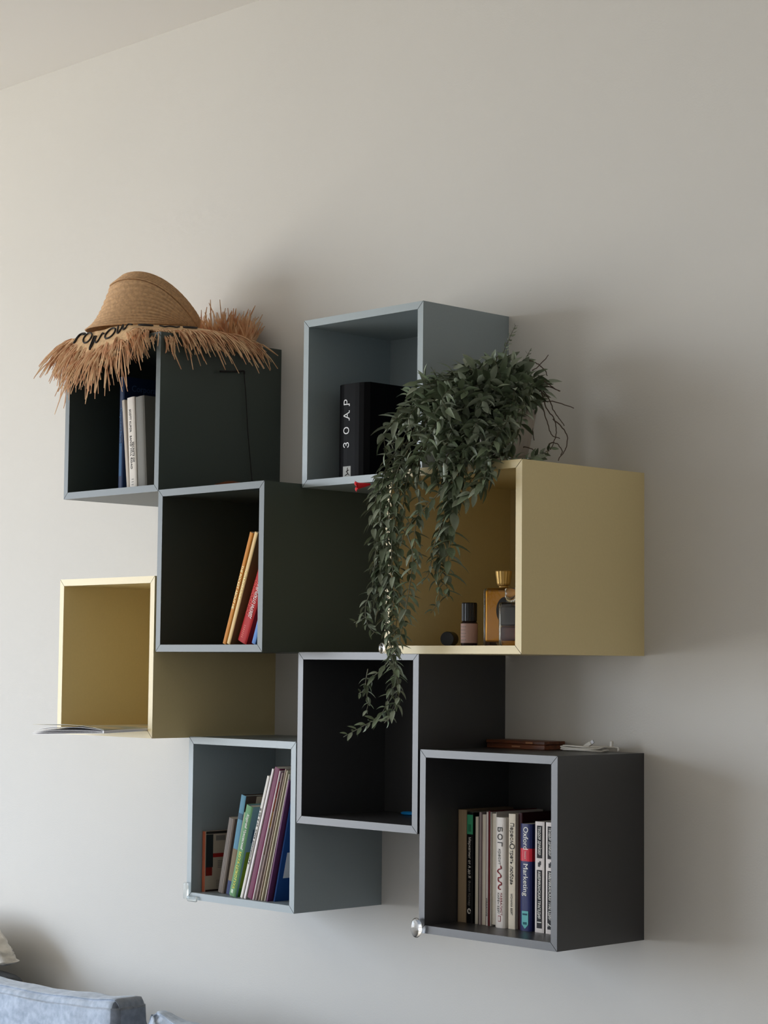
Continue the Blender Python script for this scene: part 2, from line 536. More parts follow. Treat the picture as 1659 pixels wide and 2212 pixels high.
mags = [  # label, gap, thickness, height, tilt, colour, y, side
    ('white exercise book with black lettering on its spine, first of the leaning magazines', .0, .0070, .272, 17.6, (214, 210, 202), -.238, None),
    ('thin grey stapled booklet just right of the lettered white exercise book', .0010, .0030, .270, 17.4, (150, 148, 150), -.236, None),
    ('white glossy magazine leaning at the left of the magenta one', .0024, .0055, .288, 17.2, (226, 220, 218), -.240, None),
    ('magenta magazine, the thickest of the leaning ones', .0030, .0155, .289, 16.8, (102, 30, 66), -.238, None),
    ('white magazine with red, orange and yellow bands on its cover', .0025, .0030, .284, 16.5, (220, 208, 206), -.240, 'bands'),
    ('thin pinkish magazine right of the banded cover', .0042, .0028, .280, 16.3, (170, 150, 146), -.238, None),
    ('thin brown-edged magazine in the middle of the right-hand bundle', .0042, .0030, .288, 16.0, (160, 142, 128), -.236, None),
    ('thin cream magazine in the right-hand bundle', .0042, .0034, .284, 15.6, (186, 176, 150), -.236, None),
    ('thin ivory magazine just left of the purple one', .0050, .0030, .276, 15.0, (190, 182, 168), -.234, None),
    ('thin purple magazine beside the blue magazine', .0055, .0040, .262, 14.2, (96, 54, 92), -.236, None),
    ('blue magazine with a white barcode label on its cover, last on the right', .0062, .0045, .240, 13.2, (34, 72, 130), -.226, 'barcode'),
]
xm = .5125
for lab, gap, t_, H_, ti, c_, y_, ex in mags:
    xm += gap
    b = lean(lab, xm, t_, ti, H_, .205, pm(*c_, rough=0.4), y_, zF, bulge=.0006, board=.0006, name='magazine', group='leaning magazines')
    xm += t_ / math.cos(math.radians(ti)) + .0002
    if ex == 'bands':
        for (z0, z1, cc) in ((.262, .283, (150, 120, 150)), (.225, .261, (190, 40, 36)), (.195, .224, (214, 104, 46)), (.16, .194, (222, 176, 72)), (.10, .159, (160, 150, 120))):
            cover_patch(b, .002, .09, z0, z1, pm(*cc, rough=0.4), 'colour_band')
    if ex == 'barcode':
        cover_patch(b, .012, .09, .05, .105, pm(214, 212, 214), 'white_label')
        for q in range(9):
            cover_patch(b, .030 + q * .0032, .0315 + q * .0032, .058, .098, M_ink, 'barcode_bar', eps=.0005)
    if 'lettering on its spine' in lab:
        spine_text(b, 'Английский язык  от А до Я', .5, .075, .0062, M_ink, cw=False, width=.125)

# ---- cube H: upright novels, left to right
zH = .9666 + T
YH = -.16
def up(label, xl, t, H, cover, dep=.135, y=YH, **k):
    return book(label, 'book', xl, y, zH, t, H, dep, cover, **k)
up('thick book turned round, its tan page edges showing, leftmost of the novels', .0150 + 1.0589, .0232, .2172, pm(120, 102, 82), flip=True, pages=M_pages_tan)
b = up('black marketing paperback with a green top on its spine', 1.0977, .0162, .2135, pm(18, 18, 20, 0.45))
spine_patch(b, .03, .97, .171, .2085, pm(62, 152, 112), 'green_label')
for q in range(4):
    spine_patch(b, .30 + .12 * q, .34 + .12 * q, .176, .190, pm(28, 78, 58), 'small_print', eps=.0007)
spine_text(b, 'Маркетинг от А до Я', .5, .165, .0088, M_inkw, width=.078)
spine_text(b, 'Филип Котлер', .5, .082, .0085, M_inkg, width=.048)
lg = merge([tube([(b[1] + b[2] * .5 + .0035 * math.cos(a), -.0016, .0235 + .0045 * math.sin(a)) for a in [i * math.pi / 6 for i in range(12)]], .0010, 5)])
pydata('round_logo', lg[0], lg[1], M_inkw, b[0])
up('thin book turned round with cream page edges, right of the black marketing paperback', 1.1188, .0105, .2060, pm(24, 24, 24), flip=True)
up('very thin mauve-grey book between two pale page blocks', 1.1300, .0060, .2150, pm(150, 138, 140))
up('narrow book turned round with whitish page edges, left of the lettered white spine', 1.1376, .0112, .2115, pm(140, 120, 118), flip=True)
b = up('very thin white spine with tiny black print near its foot', 1.1493, .0046, .2165, pm(206, 200, 196))
spine_text(b, 'ИЗДАНИЕ', .5, .052, .0036, M_ink, width=.034)
up('very thin dark red spine right of the thin white one', 1.1545, .0046, .2185, pm(92, 20, 26))
up('book turned round with grey page edges, between dark red and glossy white spines', 1.1597, .0155, .2170, pm(196, 190, 184), flip=True, hard=True)
b = up('glossy white spine with big black letters above red handwriting', 1.1785, .0240, .2085, pm(222, 216, 210, 0.25), bulge=.003, y=YH - .004)
spine_text(b, 'БОГ', .48, .190, .0165, M_ink, width=.036, spacing=1.2)
spine_text(b, 'красит', .48, .149, .0100, M_inkg, width=.030)
sc = [(.62, .118), (.66, .112), (.40, .110), (.30, .106), (.62, .100), (.60, .095), (.36, .094), (.40, .088), (.64, .086), (.70, .082), (.45, .080), (.40, .074), (.62, .073)]
pth = smooth_path([(b[1] + b[2] * u, -.0038, zz) for u, zz in sc], 5)
v_, f_ = tube(pth, [.0007 + .0006 * abs(math.sin(i * .5)) for i in range(len(pth))], 5)
pydata('red_handwriting', v_, f_, M_inkr, b[0])
spine_text(b, 'КАББАЛИСТ', .66, .066, .0066, M_inkr, width=.042)
spine_text(b, 'КАРЕН БЕРГ', .36, .066, .0062, M_inkg, width=.040)
spine_patch(b, .36, .64, .012, .023, M_inkr, 'imprint_frame', eps=.0005)
spine_patch(b, .40, .60, .0132, .0218, pm(222, 216, 210, 0.25), 'imprint', eps=.0008)
b = up('cream spine with thin dark lettering, just left of the dark maroon hardback', 1.2080, .0170, .2165, pm(216, 206, 188), y=YH - .001)
spine_text(b, 'Пересм', .5, .199, .0122, M_ink, width=.040)
spine_text(b, 'О', .5, .160, .0170, M_ink, width=.010)
spine_text(b, 'треть', .5, .148, .0122, M_ink, width=.026)
spine_text(b, 'любовь', .5, .119, .0120, M_ink, width=.036, shear=.3)
spine_text(b, 'МОНИКА БЕРГ', .5, .066, .0062, M_ink, width=.040)
up('tall dark maroon hardback whose cover shows behind the blue dictionary', 1.2266, .0095, .2190, pm(54, 20, 26, 0.5), hard=True, y=YH + .006, dep=.142)
b = up('navy dictionary with a red band and a teal shield on its spine', 1.2380, .0285, .2000, pm(40, 46, 92, 0.28), bulge=.003)
spine_text(b, 'Oxford', .52, .194, .0170, M_inkw, width=.042)
spine_patch(b, 0.0, 1.0, .130, .154, pm(200, 46, 62, 0.3), 'red_band')
cover_patch(b, .0, .05, .130, .154, pm(200, 46, 62, 0.3), 'red_band')
spine_text(b, 'Dictionary of', .52, .1485, .0042, M_inkw, width=.014, eps=.0010)
spine_text(b, 'Marketing', .52, .125, .0160, M_inkw, width=.060)
px0, px1, pmid = b[1] + b[2] * .22, b[1] + b[2] * .78, b[1] + b[2] * .5
vs = [(px0, 0, .037), (px1, 0, .037), (px1, 0, .012), (pmid, 0, .004), (px0, 0, .012)]
vs = [(v[0], -.0036, v[2]) for v in vs] + [(v[0], -.0028, v[2]) for v in vs]
fs = [(0, 1, 2, 3, 4)] + [(k, (k + 1) % 5, (k + 1) % 5 + 5, k + 5) for k in range(5)]
pydata('teal_shield', vs, fs, pm(104, 178, 178), b[0])
spine_patch(b, .30, .70, .0295, .0325, pm(30, 72, 88), 'small_print', eps=.0012)
spine_patch(b, .34, .66, .012, .0165, pm(30, 92, 100), 'small_print', eps=.0012)
for vol, xl, lab in (('1', 1.2745, 'white spine with black title panels, left volume of the American novel'),
                     ('2', 1.3010, 'white spine with black title panels, half hidden by the cube side')):
    b = up(lab, xl, .0230, .2060, pm(212, 204, 200), bulge=.001, side=pm(96, 92, 88), group='two-volume American novel')
    spine_patch(b, .22, .78, .138, .1985, pm(40, 38, 40), 'title_panel')
    spine_patch(b, .22, .78, .008, .116, pm(40, 38, 40), 'title_panel')
    spine_text(b, 'ТЕОДОР ДРАЙЗЕР', .5, .196, .0085, M_inkw, width=.052, eps=.0010)
    spine_text(b, 'АМЕРИКАНСКАЯ ТРАГЕДИЯ', .5, .114, .0090, M_inkw, width=.088, eps=.0010)
    spine_text(b, vol, .5, .020, .0150, M_inkw, eps=.0010)
    spine_patch(b, .34, .56, .122, .130, M_ink, 'ornament')
    spine_patch(b, .48, .66, .1255, .1325, M_ink, 'ornament')

# ================================================================ small things in and on the cubes
# blue oval case in cube G
zG = 1.1537 + T
v_, f_ = lathe([(.004, 0), (.016, .0012), (.0185, .004), (.016, .0068), (.004, .008)], 28)
o = pydata('plastic_token', [(v[0] * 1.5, v[1] * .8, v[2]) for v in v_], f_, pm(22, 128, 200, 0.3), smooth=True)
o.location = (.839, -.055, zG)
tag(o, 'small bright blue oval plastic token at the right corner of the middle dark cube', 'token')

# perfume bottles in cube D
zD = 1.5002 + T
M_glass = mat('clear_glass', (0.97, 0.97, 0.97, 1), rough=0.02, trans=1.0, ior=1.45, spec=0.3)
M_amber = mat('amber_glass', rgb(206, 142, 40), rough=0.28, ior=1.4, metal=0.45, spec=0.4)
M_brown = mat('brown_perfume', rgb(112, 52, 24), rough=0.05, trans=0.8, ior=1.4)
M_black = mat('black_plastic', rgb(18, 18, 20), rough=0.35)
M_goldcap = mat('brushed_gold', rgb(196, 160, 96), rough=0.38, metal=0.75)
t = thing('perfume_bottle', 'tall gold perfume bottle with an oval black emblem and a flared gold cap', 'bottle', (1.2835, -.262, zD), (0, 0, math.radians(22)))
bm = bmesh.new(); box_bm(bm, -.036, .036, -.014, .014, 0, .108, .005, 3); from_bm('glass_body', bm, M_glass, t, True)
box('perfume', -.0315, .0335, -.0105, .0105, .008, .104, M_amber, t, bev=.003, seg=2)
v_, f_ = lathe([(.009, .108), (.009, .113)], 24); pydata('neck', v_, f_, M_goldcap, t, True)
v_, f_ = lathe([(.0105, .113), (.0120, .116), (.0150, .139), (.0140, .1405)], 48, ribs=16, ribamp=.03); pydata('cap', v_, f_, M_goldcap, t)
v_, f_ = lathe([(.0168, 0), (.0168, .0008)], 32)
pydata('emblem', [(v[0] + .008, -.0142 - v[2], v[1] * 1.5 + .066) for v in v_], f_, M_black, t)
t = thing('perfume_bottle', 'square clear perfume bottle with dark contents, in front of the gold bottle', 'bottle', (1.3290, -.292, zD), (0, 0, math.radians(16)))
bm = bmesh.new(); box_bm(bm, -.020, .020, -.014, .014, 0, .080, .006, 3); from_bm('glass_body', bm, M_glass, t, True)
box('perfume', -.0155, .0155, -.0100, .0100, .010, .036, M_brown, t, bev=.003)
box('dark_sleeve', -.0160, .0160, -.0105, .0105, .0365, .073, M_black, t, bev=.003)
v_, f_ = lathe([(.008, .080), (.008, .084), (.011, .0845), (.011, .104), (.009, .106)], 24); pydata('cap', v_, f_, M_glass, t, True)
t = thing('roller_bottle', 'small roller bottle with a pale pink label and a black cap', 'bottle', (1.2058, -.272, zD))
v_, f_ = lathe([(.0150, 0), (.0158, .003), (.0158, .043), (.0130, .047)], 32); pydata('glass_body', v_, f_, pm(46, 34, 30, 0.2), t, True)
v_, f_ = lathe([(.0161, .006), (.0161, .0425)], 32, cap_bottom=False, cap_top=False); pydata('label', v_, f_, pm(186, 154, 144), t)
v_, f_ = lathe([(.0140, .047), (.0142, .048), (.0142, .080), (.0130, .082)], 48, ribs=24, ribamp=.02); pydata('cap', v_, f_, M_black, t)
for q in range(5):
    box('label_line', -.006, .006 - .002 * (q % 2), -.0167, -.0158, .036 - q * .0062, .0368 - q * .0062, M_inkg, t)
v_, f_ = lathe([(.0128, 0), (.0138, .001), (.0138, .026), (.0100, .030)], 28)
o = pydata('bottle_cap', v_, f_, M_black, smooth=False)
o.location = (1.1575, -.282, zD + .0139); o.rotation_euler = (-math.pi / 2, 0, math.radians(24))
tag(o, 'round black cap lying on its side in the yellow cube', 'cap')
t = thing('small_box', 'little black box with a paler foot, between roller bottle and gold bottle', 'box', (1.2385, -.245, zD), (0, 0, .1))
box('box_body', -.010, .010, -.010, .010, 0, .012, pm(90, 66, 48), t, bev=.001)
box('box_lid', -.0105, .0105, -.0105, .0105, .012, .028, M_black, t, bev=.001)

# wooden tray and charging cable on cube H
zHt = .9666 + S
M_wood = mat('reddish_wood', rgb(104, 58, 34), rough=0.45, var=0.4, vscale=14, stretch=(1, 9, 9))
t = thing('wooden_box', 'flat reddish wooden box lying by the wall on the lower right dark cube', 'box', (1.142, -.040, zHt), (0, 0, -.02))
box('box_body', -.080, .076, -.028, .030, 0, .0095, M_wood, t, bev=.001)
box('box_lid', -.081, .077, -.029, .031, .0098, .0165, M_wood, t, bev=.001)
box('painted_glint', -.010, .012, -.0296, -.0288, .0035, .0065, pm(176, 128, 96), t)  # light reflections on the wood, made as pale colour patches
box('painted_glint', .028, .046, -.0306, -.0288, .011, .0145, pm(176, 128, 96), t)
M_cable = mat('white_cable', rgb(214, 210, 202), rough=0.5)
t = thing('charging_cable', 'white charging cable coiled by the wall on the lower right dark cube', 'cable', (1.305, -.048, zHt))
pts = []
for i in range(90):
    a = i * .27
    pts.append((-.006 + .052 * math.cos(a) + .004 * math.sin(a * .37), .026 * math.sin(a) + .003 * math.cos(a * .5), .003 + .0022 * (i // 23) + .0012 * math.sin(a * 1.7)))
pts += [(.06, .012, .010), (.075, .004, .008), (.082, -.005, .005)]
v_, f_ = tube(smooth_path(pts, 2), .0017, 6); pydata('cord', v_, f_, M_cable, t, True)
q = box('plug', -.004, .004, -.003, .003, 0, .018, M_cable, t, bev=.001); q.location = (.004, -.01, .009); q.rotation_euler = (.2, 1.05, .3)
q2 = box('plug_tip', -.003, .003, -.0018, .0018, .018, .024, mat('steel', (.5, .5, .52, 1), rough=.3, metal=1), t); q2.location = q.location; q2.rotation_euler = q.rotation_euler
q = box('plug', -.003, .003, -.003, .003, 0, .014, M_cable, t, bev=.001); q.location = (.052, .012, .008); q.rotation_euler = (.1, .15, 0)

# brown case on cube B
o = pydata('leather_case', vs=[(v[0] * 1.6, v[1], v[2]) for v in lathe([(.004, 0), (.026, .001), (.030, .010), (.026, .020), (.006, .026)], 24)[0]],
           fs=lathe([(.004, 0), (.026, .001), (.030, .010), (.026, .020), (.006, .026)], 24)[1], m=pm(96, 56, 34), smooth=True)
o.location = (.412, -.200, 1.8528); tag(o, 'small rounded brown leather case on top of the dark green cube, barely showing', 'case')

# open magazine lying out of cube E
zE = 1.3166 + T
M_mag = mat('glossy_magazine_paper', rgb(216, 214, 216), rough=0.35, spec=0.5)
M_magc = mat('magazine_cover_print', rgb(120, 146, 150), rough=0.35, spec=0.5, col2=rgb(204, 184, 140), vscale=9)
t = thing('open_magazine', 'glossy magazine hanging out of the far left pale yellow cube', 'magazine', (0.0, 0.0, zE))
def sheet(nm, m, up_, droop, x0=.060, x1=.322, y0=-.462, y1=-.10, base=.0008, thick=.0005, curl=0.0):
    vs = []; fs = []; NX, NY = 18, 12
    for lay in (0, 1):
        for j in range(NY + 1):
            for i in range(NX + 1):
                u = i / NX; v = j / NY
                xx = x0 + (x1 - x0) * u
                yy = y0 + (y1 - y0) * v
                out = max(0, (-.352 - yy) / .11)
                zz = base + up_ * math.sin(math.pi * min(1, u * 1.0)) ** .8 * (.35 + .65 * out) - droop * out * (.30 + .70 * (1 - u)) + curl * (1 - u) ** 4 * out
                if yy > -.352: zz = max(zz, base)
                vs.append((xx, yy, zz + lay * thick))
    W = NX + 1; Nn = W * (NY + 1)
    for j in range(NY):
        for i in range(NX):
            a = j * W + i
            fs.append((a, a + W, a + W + 1, a + 1)); fs.append((a + Nn, a + Nn + 1, a + Nn + W + 1, a + Nn + W))
    for i in range(NX):
        fs.append((i, i + 1, i + 1 + Nn, i + Nn)); a = NY * W + i; fs.append((a + 1, a, a + Nn, a + Nn + 1))
    for j in range(NY):
        a = j * W; fs.append((a + W, a, a + Nn, a + W + Nn)); a = j * W + NX; fs.append((a, a + W, a + W + Nn, a + Nn))
    return pydata(nm, vs, fs, m, t, smooth=False)
sheet('back_cover', M_mag, .0004, .0135)
sheet('page', M_mag, .0012, .0115, base=.0018)
sheet('page', M_mag, .0022, .0092, base=.0028, x0=.066)
sheet('page', M_mag, .0058, .0040, base=.0036, x0=.085)
sheet('front_cover', M_magc, .0078, .002, base=.0046, x0=.060, curl=.006)
v_, f_ = tube([(.3215, -.462, -.0002), (.3215, -.35, .0032), (.3215, -.10, .0032)], .0030, 10)
pydata('folded_spine', v_, f_, M_mag, t, True)

# clear plastic corner guards
M_clear = mat('clear_plastic', (0.90, 0.94, 0.94, 1), rough=0.15, trans=0.9, ior=1.18, spec=0.5)
def corner_guard(x, y, z, sx, sz, la, lb, label):
    t = thing('corner_guard', label, 'corner guard', (x, y, z), group='clear corner guards')
    w = .0125
    def arm(nm, x0, x1, z0, z1):
        bm = bmesh.new(); box_bm(bm, x0, x1, -.0075, -.0005, z0, z1, .003, 3); return from_bm(nm, bm, M_clear, t, True)
    arm('upright_arm', min(-.004 * sx, sx * (w - .004)), max(-.004 * sx, sx * (w - .004)), min(0, sz * la), max(0, sz * la))
    arm('level_arm', min(sx * (w - .003), sx * lb), max(sx * (w - .003), sx * lb), min(-.004 * sz, sz * (w - .004)), max(-.004 * sz, sz * (w - .004)))
    return t
corner_guard(.3469, -.25, .969, 1, 1, .036, .040, 'clear plastic L-shaped guard on the lower left corner of the lower light blue cube')
corner_guard(0.0, -.35, 2.2, 1, -1, .088, .05, 'clear plastic guard on the upper left corner of the cube under the hat')
for (cx, cy, cz, lab) in ((1.0569, -.25, .9666, 'clear plastic ball guard on the lower left corner of the lower right dark cube'),
                          (1.0573, -.35, 1.5002, 'clear plastic ball guard on the lower left corner of the big yellow cube')):
    bm = bmesh.new(); bmesh.ops.create_uvsphere(bm, u_segments=28, v_segments=18, radius=.0190 if 'dark' in lab else .0105)
    for v in bm.verts:
        v.co.y *= .42; v.co.x *= .72
    o = from_bm('ball_guard', bm, M_glass, None, True); o.location = (cx + .002, cy - .0090, cz + .010)
    tag(o, lab, 'corner guard', 'clear corner guards')

# ================================================================ trailing plant on the yellow cube
VINES = [
    ('v1', [(1.1549, -0.36, 1.9418), (1.1497, -0.385, 1.8918), (1.1285, -0.4, 1.8396), (1.089, -0.4, 1.8051), (1.0746, -0.4, 1.7549), (1.087, -0.4, 1.6843), (1.0842, -0.4, 1.6145), (1.0749, -0.405, 1.5752), (1.036, -0.41, 1.558)], 0.024),
    ('v2', [(1.1695, -0.35, 1.9459), (1.168, -0.385, 1.8992), (1.1533, -0.41, 1.846), (1.1295, -0.41, 1.7866), (1.1255, -0.41, 1.7173), (1.1189, -0.405, 1.6396), (1.115, -0.405, 1.5618), (1.133, -0.405, 1.5099), (1.1359, -0.4, 1.467), (1.1242, -0.4, 1.4239), (1.1, -0.4, 1.3847), (1.0539, -0.4, 1.3636), (0.9993, -0.4, 1.3411)], 0.025),
    ('v3', [(1.2, -0.35, 1.939), (1.1905, -0.395, 1.8707), (1.1657, -0.4, 1.82), (1.1518, -0.4, 1.7514), (1.1429, -0.4, 1.6825), (1.1487, -0.4, 1.6132), (1.1397, -0.4, 1.553), (1.1279, -0.395, 1.5014), (1.1357, -0.39, 1.4584), (1.1265, -0.39, 1.4067), (1.1023, -0.39, 1.3717)], 0.024),
    ('v4', [(1.241, -0.33, 1.9159), (1.2762, -0.385, 1.8571), (1.2663, -0.39, 1.8063), (1.2527, -0.39, 1.7474), (1.239, -0.39, 1.6968), (1.2325, -0.39, 1.6459), (1.2424, -0.39, 1.6032), (1.219, -0.39, 1.5739)], 0.026),
    ('v5', [(1.2647, -0.33, 1.914), (1.2938, -0.385, 1.8475), (1.2816, -0.39, 1.7969), (1.2717, -0.39, 1.7296), (1.2652, -0.39, 1.679), (1.2598, -0.39, 1.6325), (1.2636, -0.39, 1.6029)], 0.034),
    ('v6', [(1.2756, -0.36, 1.8848), (1.2908, -0.4, 1.8296), (1.2363, -0.41, 1.7768), (1.1768, -0.41, 1.7325), (1.1625, -0.41, 1.7029)], 0.024),
    ('v7', [(1.1819, -0.415, 1.7234), (1.1969, -0.415, 1.68), (1.1903, -0.415, 1.629), (1.1789, -0.415, 1.578), (1.1673, -0.415, 1.5354), (1.1483, -0.415, 1.4927)], 0.028),
    ('v8', [(1.1556, -0.42, 1.5097), (1.1291, -0.42, 1.4754), (1.0923, -0.42, 1.451), (1.0776, -0.42, 1.4318), (1.0613, -0.42, 1.4246)], 0.018),
    ('v9', [(1.0972, -0.37, 1.8968), (1.1133, -0.4, 1.8581), (1.1143, -0.415, 1.8132), (1.1101, -0.415, 1.7611), (1.1208, -0.415, 1.7085), (1.1117, -0.415, 1.6481), (1.1225, -0.415, 1.5873), (1.1305, -0.41, 1.5271)], 0.025),
    ('v10', [(1.1429, -0.39, 1.8569), (1.1567, -0.42, 1.8018), (1.15, -0.42, 1.7503), (1.146, -0.42, 1.6815), (1.1542, -0.42, 1.621), (1.1475, -0.42, 1.5697)], 0.026),
    ('v11', [(1.1716, -0.37, 1.8915), (1.1998, -0.41, 1.8259), (1.2065, -0.41, 1.774), (1.1964, -0.41, 1.7145), (1.2066, -0.41, 1.6629)], 0.026),
    ('v12', [(1.091, -0.425, 1.4708), (1.0851, -0.425, 1.4406), (1.0919, -0.425, 1.4062), (1.0835, -0.425, 1.3845)], 0.018),
    ('v13', [(1.0934, -0.41, 1.6923), (1.0888, -0.412, 1.6314), (1.0725, -0.415, 1.5881), (1.0793, -0.415, 1.5532), (1.1046, -0.415, 1.5357)], 0.022),
    ('v14', [(1.3, -0.33, 1.8856), (1.3469, -0.38, 1.836), (1.345, -0.39, 1.8018), (1.3107, -0.39, 1.7869), (1.2819, -0.39, 1.7672), (1.2705, -0.39, 1.7381)], 0.03),
    ('v15', [(1.2517, -0.395, 1.7386), (1.2369, -0.4, 1.6964), (1.222, -0.4, 1.6458), (1.1983, -0.4, 1.6276)], 0.016),
    ('v16', [(1.1432, -0.4, 1.8474), (1.114, -0.41, 1.8267), (1.0867, -0.41, 1.8107)], 0.024),
    ('v17', [(1.1367, -0.36, 1.9212), (1.1255, -0.39, 1.858), (1.104, -0.395, 1.7976), (1.095, -0.395, 1.728), (1.0985, -0.395, 1.6579), (1.0918, -0.395, 1.597), (1.1126, -0.395, 1.536), (1.1166, -0.39, 1.5015)], 0.028),
    ('v18', [(1.1677, -0.36, 1.9013), (1.1553, -0.39, 1.8474), (1.1366, -0.395, 1.7785), (1.1276, -0.395, 1.7093), (1.1161, -0.395, 1.6401), (1.127, -0.395, 1.5705), (1.1178, -0.39, 1.5101)], 0.028),
    ('v19', [(1.112, -0.36, 1.9054), (1.0994, -0.39, 1.8509), (1.0765, -0.395, 1.7903), (1.0723, -0.395, 1.7289), (1.0859, -0.395, 1.6583), (1.1018, -0.395, 1.5969)], 0.028),
    ('v20', [(1.2626, -0.34, 1.8874), (1.2718, -0.38, 1.8237), (1.2571, -0.385, 1.773), (1.2458, -0.385, 1.7224), (1.2368, -0.385, 1.6716), (1.2432, -0.385, 1.6289)], 0.03),
    ('v21', [(1.1332, -0.41, 1.5099), (1.1509, -0.41, 1.4671), (1.1537, -0.405, 1.4244), (1.1347, -0.405, 1.3855), (1.1152, -0.405, 1.3705)], 0.024),
    ('s1', [(1.1894, -0.17, 2.0606), (1.1989, -0.17, 2.0914), (1.2144, -0.17, 2.1169), (1.2276, -0.17, 2.1362)], 0.012),
    ('s2', [(1.2197, -0.15, 2.0507), (1.2352, -0.15, 2.0718), (1.2506, -0.15, 2.091)], 0.009),
    ('s3', [(1.1506, -0.3, 2.0144), (1.1478, -0.31, 2.0332), (1.1378, -0.31, 2.0458)], 0.008),
    ('r1', [(1.3132, -0.3, 1.8656), (1.2968, -0.25, 1.8646), (1.3047, -0.22, 1.8664), (1.2807, -0.16, 1.8789), (1.275, -0.12, 1.8977)], 0.022),
]
ROOTS = [
    [(1.2532, -0.15, 2.0475), (1.2533, -0.13, 2.0587), (1.2595, -0.11, 2.0811)],
    [(1.2388, -0.15, 2.0714), (1.2474, -0.13, 2.0638), (1.2601, -0.12, 2.0501), (1.2649, -0.12, 2.0388)],
    [(1.2477, -0.13, 2.005), (1.2626, -0.12, 2.0182), (1.2893, -0.11, 2.0078)],
    [(1.2682, -0.14, 2.0291), (1.2744, -0.12, 2.0189), (1.2807, -0.1, 2.0087)],
    [(1.2636, -0.14, 2.0161), (1.2686, -0.12, 1.9952), (1.2718, -0.11, 1.9734), (1.275, -0.1, 1.9605), (1.2927, -0.1, 1.9412)],
    [(1.266, -0.14, 2.0114), (1.2628, -0.12, 1.9777), (1.2743, -0.11, 1.9552), (1.2803, -0.11, 1.9278), (1.2721, -0.11, 1.9059), (1.2639, -0.11, 1.8957)],
    [(1.2566, -0.14, 1.9943), (1.2621, -0.13, 1.9768), (1.2665, -0.12, 1.9459), (1.2772, -0.12, 1.9226), (1.2897, -0.11, 1.9163)],
    [(1.2501, -0.13, 1.9886), (1.2776, -0.11, 1.9882), (1.3074, -0.09, 1.975)],
    [(1.2719, -0.11, 1.9554), (1.2869, -0.1, 1.9371), (1.2998, -0.1, 1.9182), (1.2952, -0.1, 1.8962), (1.2835, -0.1, 1.8835)],
    [(1.2579, -0.16, 1.9608), (1.2539, -0.15, 1.9352), (1.2587, -0.15, 1.9107)],
    [(1.2661, -0.19, 1.8953), (1.2718, -0.17, 1.8921), (1.2748, -0.16, 1.882)],
    [(1.2691, -0.12, 1.8919), (1.2702, -0.12, 1.9052), (1.278, -0.11, 1.9082), (1.2859, -0.1, 1.8923), (1.2754, -0.1, 1.8751)],
]
TIPS = [(1.1091, -0.36, 1.9366), (1.1037, -0.35, 1.9646), (1.1097, -0.34, 1.9873), (1.1243, -0.33, 2.0137), (1.1355, -0.31, 2.0308), (1.153, -0.29, 2.042), (1.1828, -0.27, 2.0502), (1.2031, -0.24, 2.0515), (1.2023, -0.2, 2.065), (1.2111, -0.17, 2.0765), (1.2293, -0.15, 2.0634), (1.2534, -0.13, 2.0406), (1.2685, -0.12, 2.0222), (1.2596, -0.13, 1.995), (1.2625, -0.16, 1.9739), (1.1049, -0.38, 1.8954), (1.1179, -0.39, 1.8673), (1.1222, -0.4, 1.8444), (1.1653, -0.4, 1.846), (1.196, -0.4, 1.8182), (1.226, -0.4, 1.825), (1.2462, -0.39, 1.8074), (1.2814, -0.39, 1.8139), (1.3011, -0.38, 1.805), (1.3357, -0.38, 1.8072), (1.3548, -0.37, 1.8194), (1.3467, -0.38, 1.8528), (1.3384, -0.34, 1.848), (1.3332, -0.39, 1.8445), (1.2983, -0.39, 1.8807), (1.2707, -0.41, 1.881), (1.2331, -0.42, 1.8829), (1.1868, -0.41, 1.9043), (1.2564, -0.42, 1.9238), (1.3032, -0.42, 1.9285), (1.3212, -0.39, 1.9129), (1.3392, -0.36, 1.9057), (1.3309, -0.32, 1.9355), (1.3233, -0.28, 1.9572), (1.3158, -0.36, 1.9586), (1.2784, -0.37, 1.978), (1.2407, -0.38, 1.9718), (1.2146, -0.39, 1.9644), (1.2949, -0.3, 1.9836), (1.2933, -0.26, 1.9966), (1.2923, -0.22, 1.9919), (1.2861, -0.2, 2.0122), (1.2094, -0.42, 1.8588), (1.271, -0.41, 1.847), (1.2952, -0.21, 1.9751)]
COMB = [((1.2729, -0.396, 1.7207), 0.04), ((1.2719, -0.396, 1.6971), 0.042), ((1.2699, -0.396, 1.6701), 0.044), ((1.2666, -0.396, 1.6448), 0.042), ((1.2622, -0.396, 1.6154), 0.034), ((1.1787, -0.396, 1.7245), 0.034), ((1.1755, -0.396, 1.6859), 0.034), ((1.1801, -0.412, 1.6251), 0.03), ((1.1779, -0.412, 1.608), 0.03), ((1.1733, -0.412, 1.591), 0.032), ((1.1711, -0.412, 1.5739), 0.032), ((1.1664, -0.412, 1.5568), 0.028), ((1.1594, -0.412, 1.5355), 0.03), ((1.1523, -0.412, 1.5167), 0.03)]
rnd = random.Random(7)
M_leaf = mat('leaf_green', (0.135, 0.175, 0.105, 1), rough=0.38, spec=0.55, var=0.28, vscale=14)
M_leaf2 = mat('leaf_green_pale', (0.22, 0.255, 0.185, 1), rough=0.45, spec=0.45, var=0.2, vscale=14)
M_leafd = mat('leaf_green_deep', (0.070, 0.092, 0.052, 1), rough=0.42, spec=0.4, var=0.25, vscale=14)
M_stem = mat('green_brown_stem', (0.085, 0.085, 0.045, 1), rough=0.6)
M_dry = mat('dry_brown_stem', (0.085, 0.055, 0.040, 1), rough=0.7)
LEAFM = [M_leaf, M_leaf2, M_leafd]

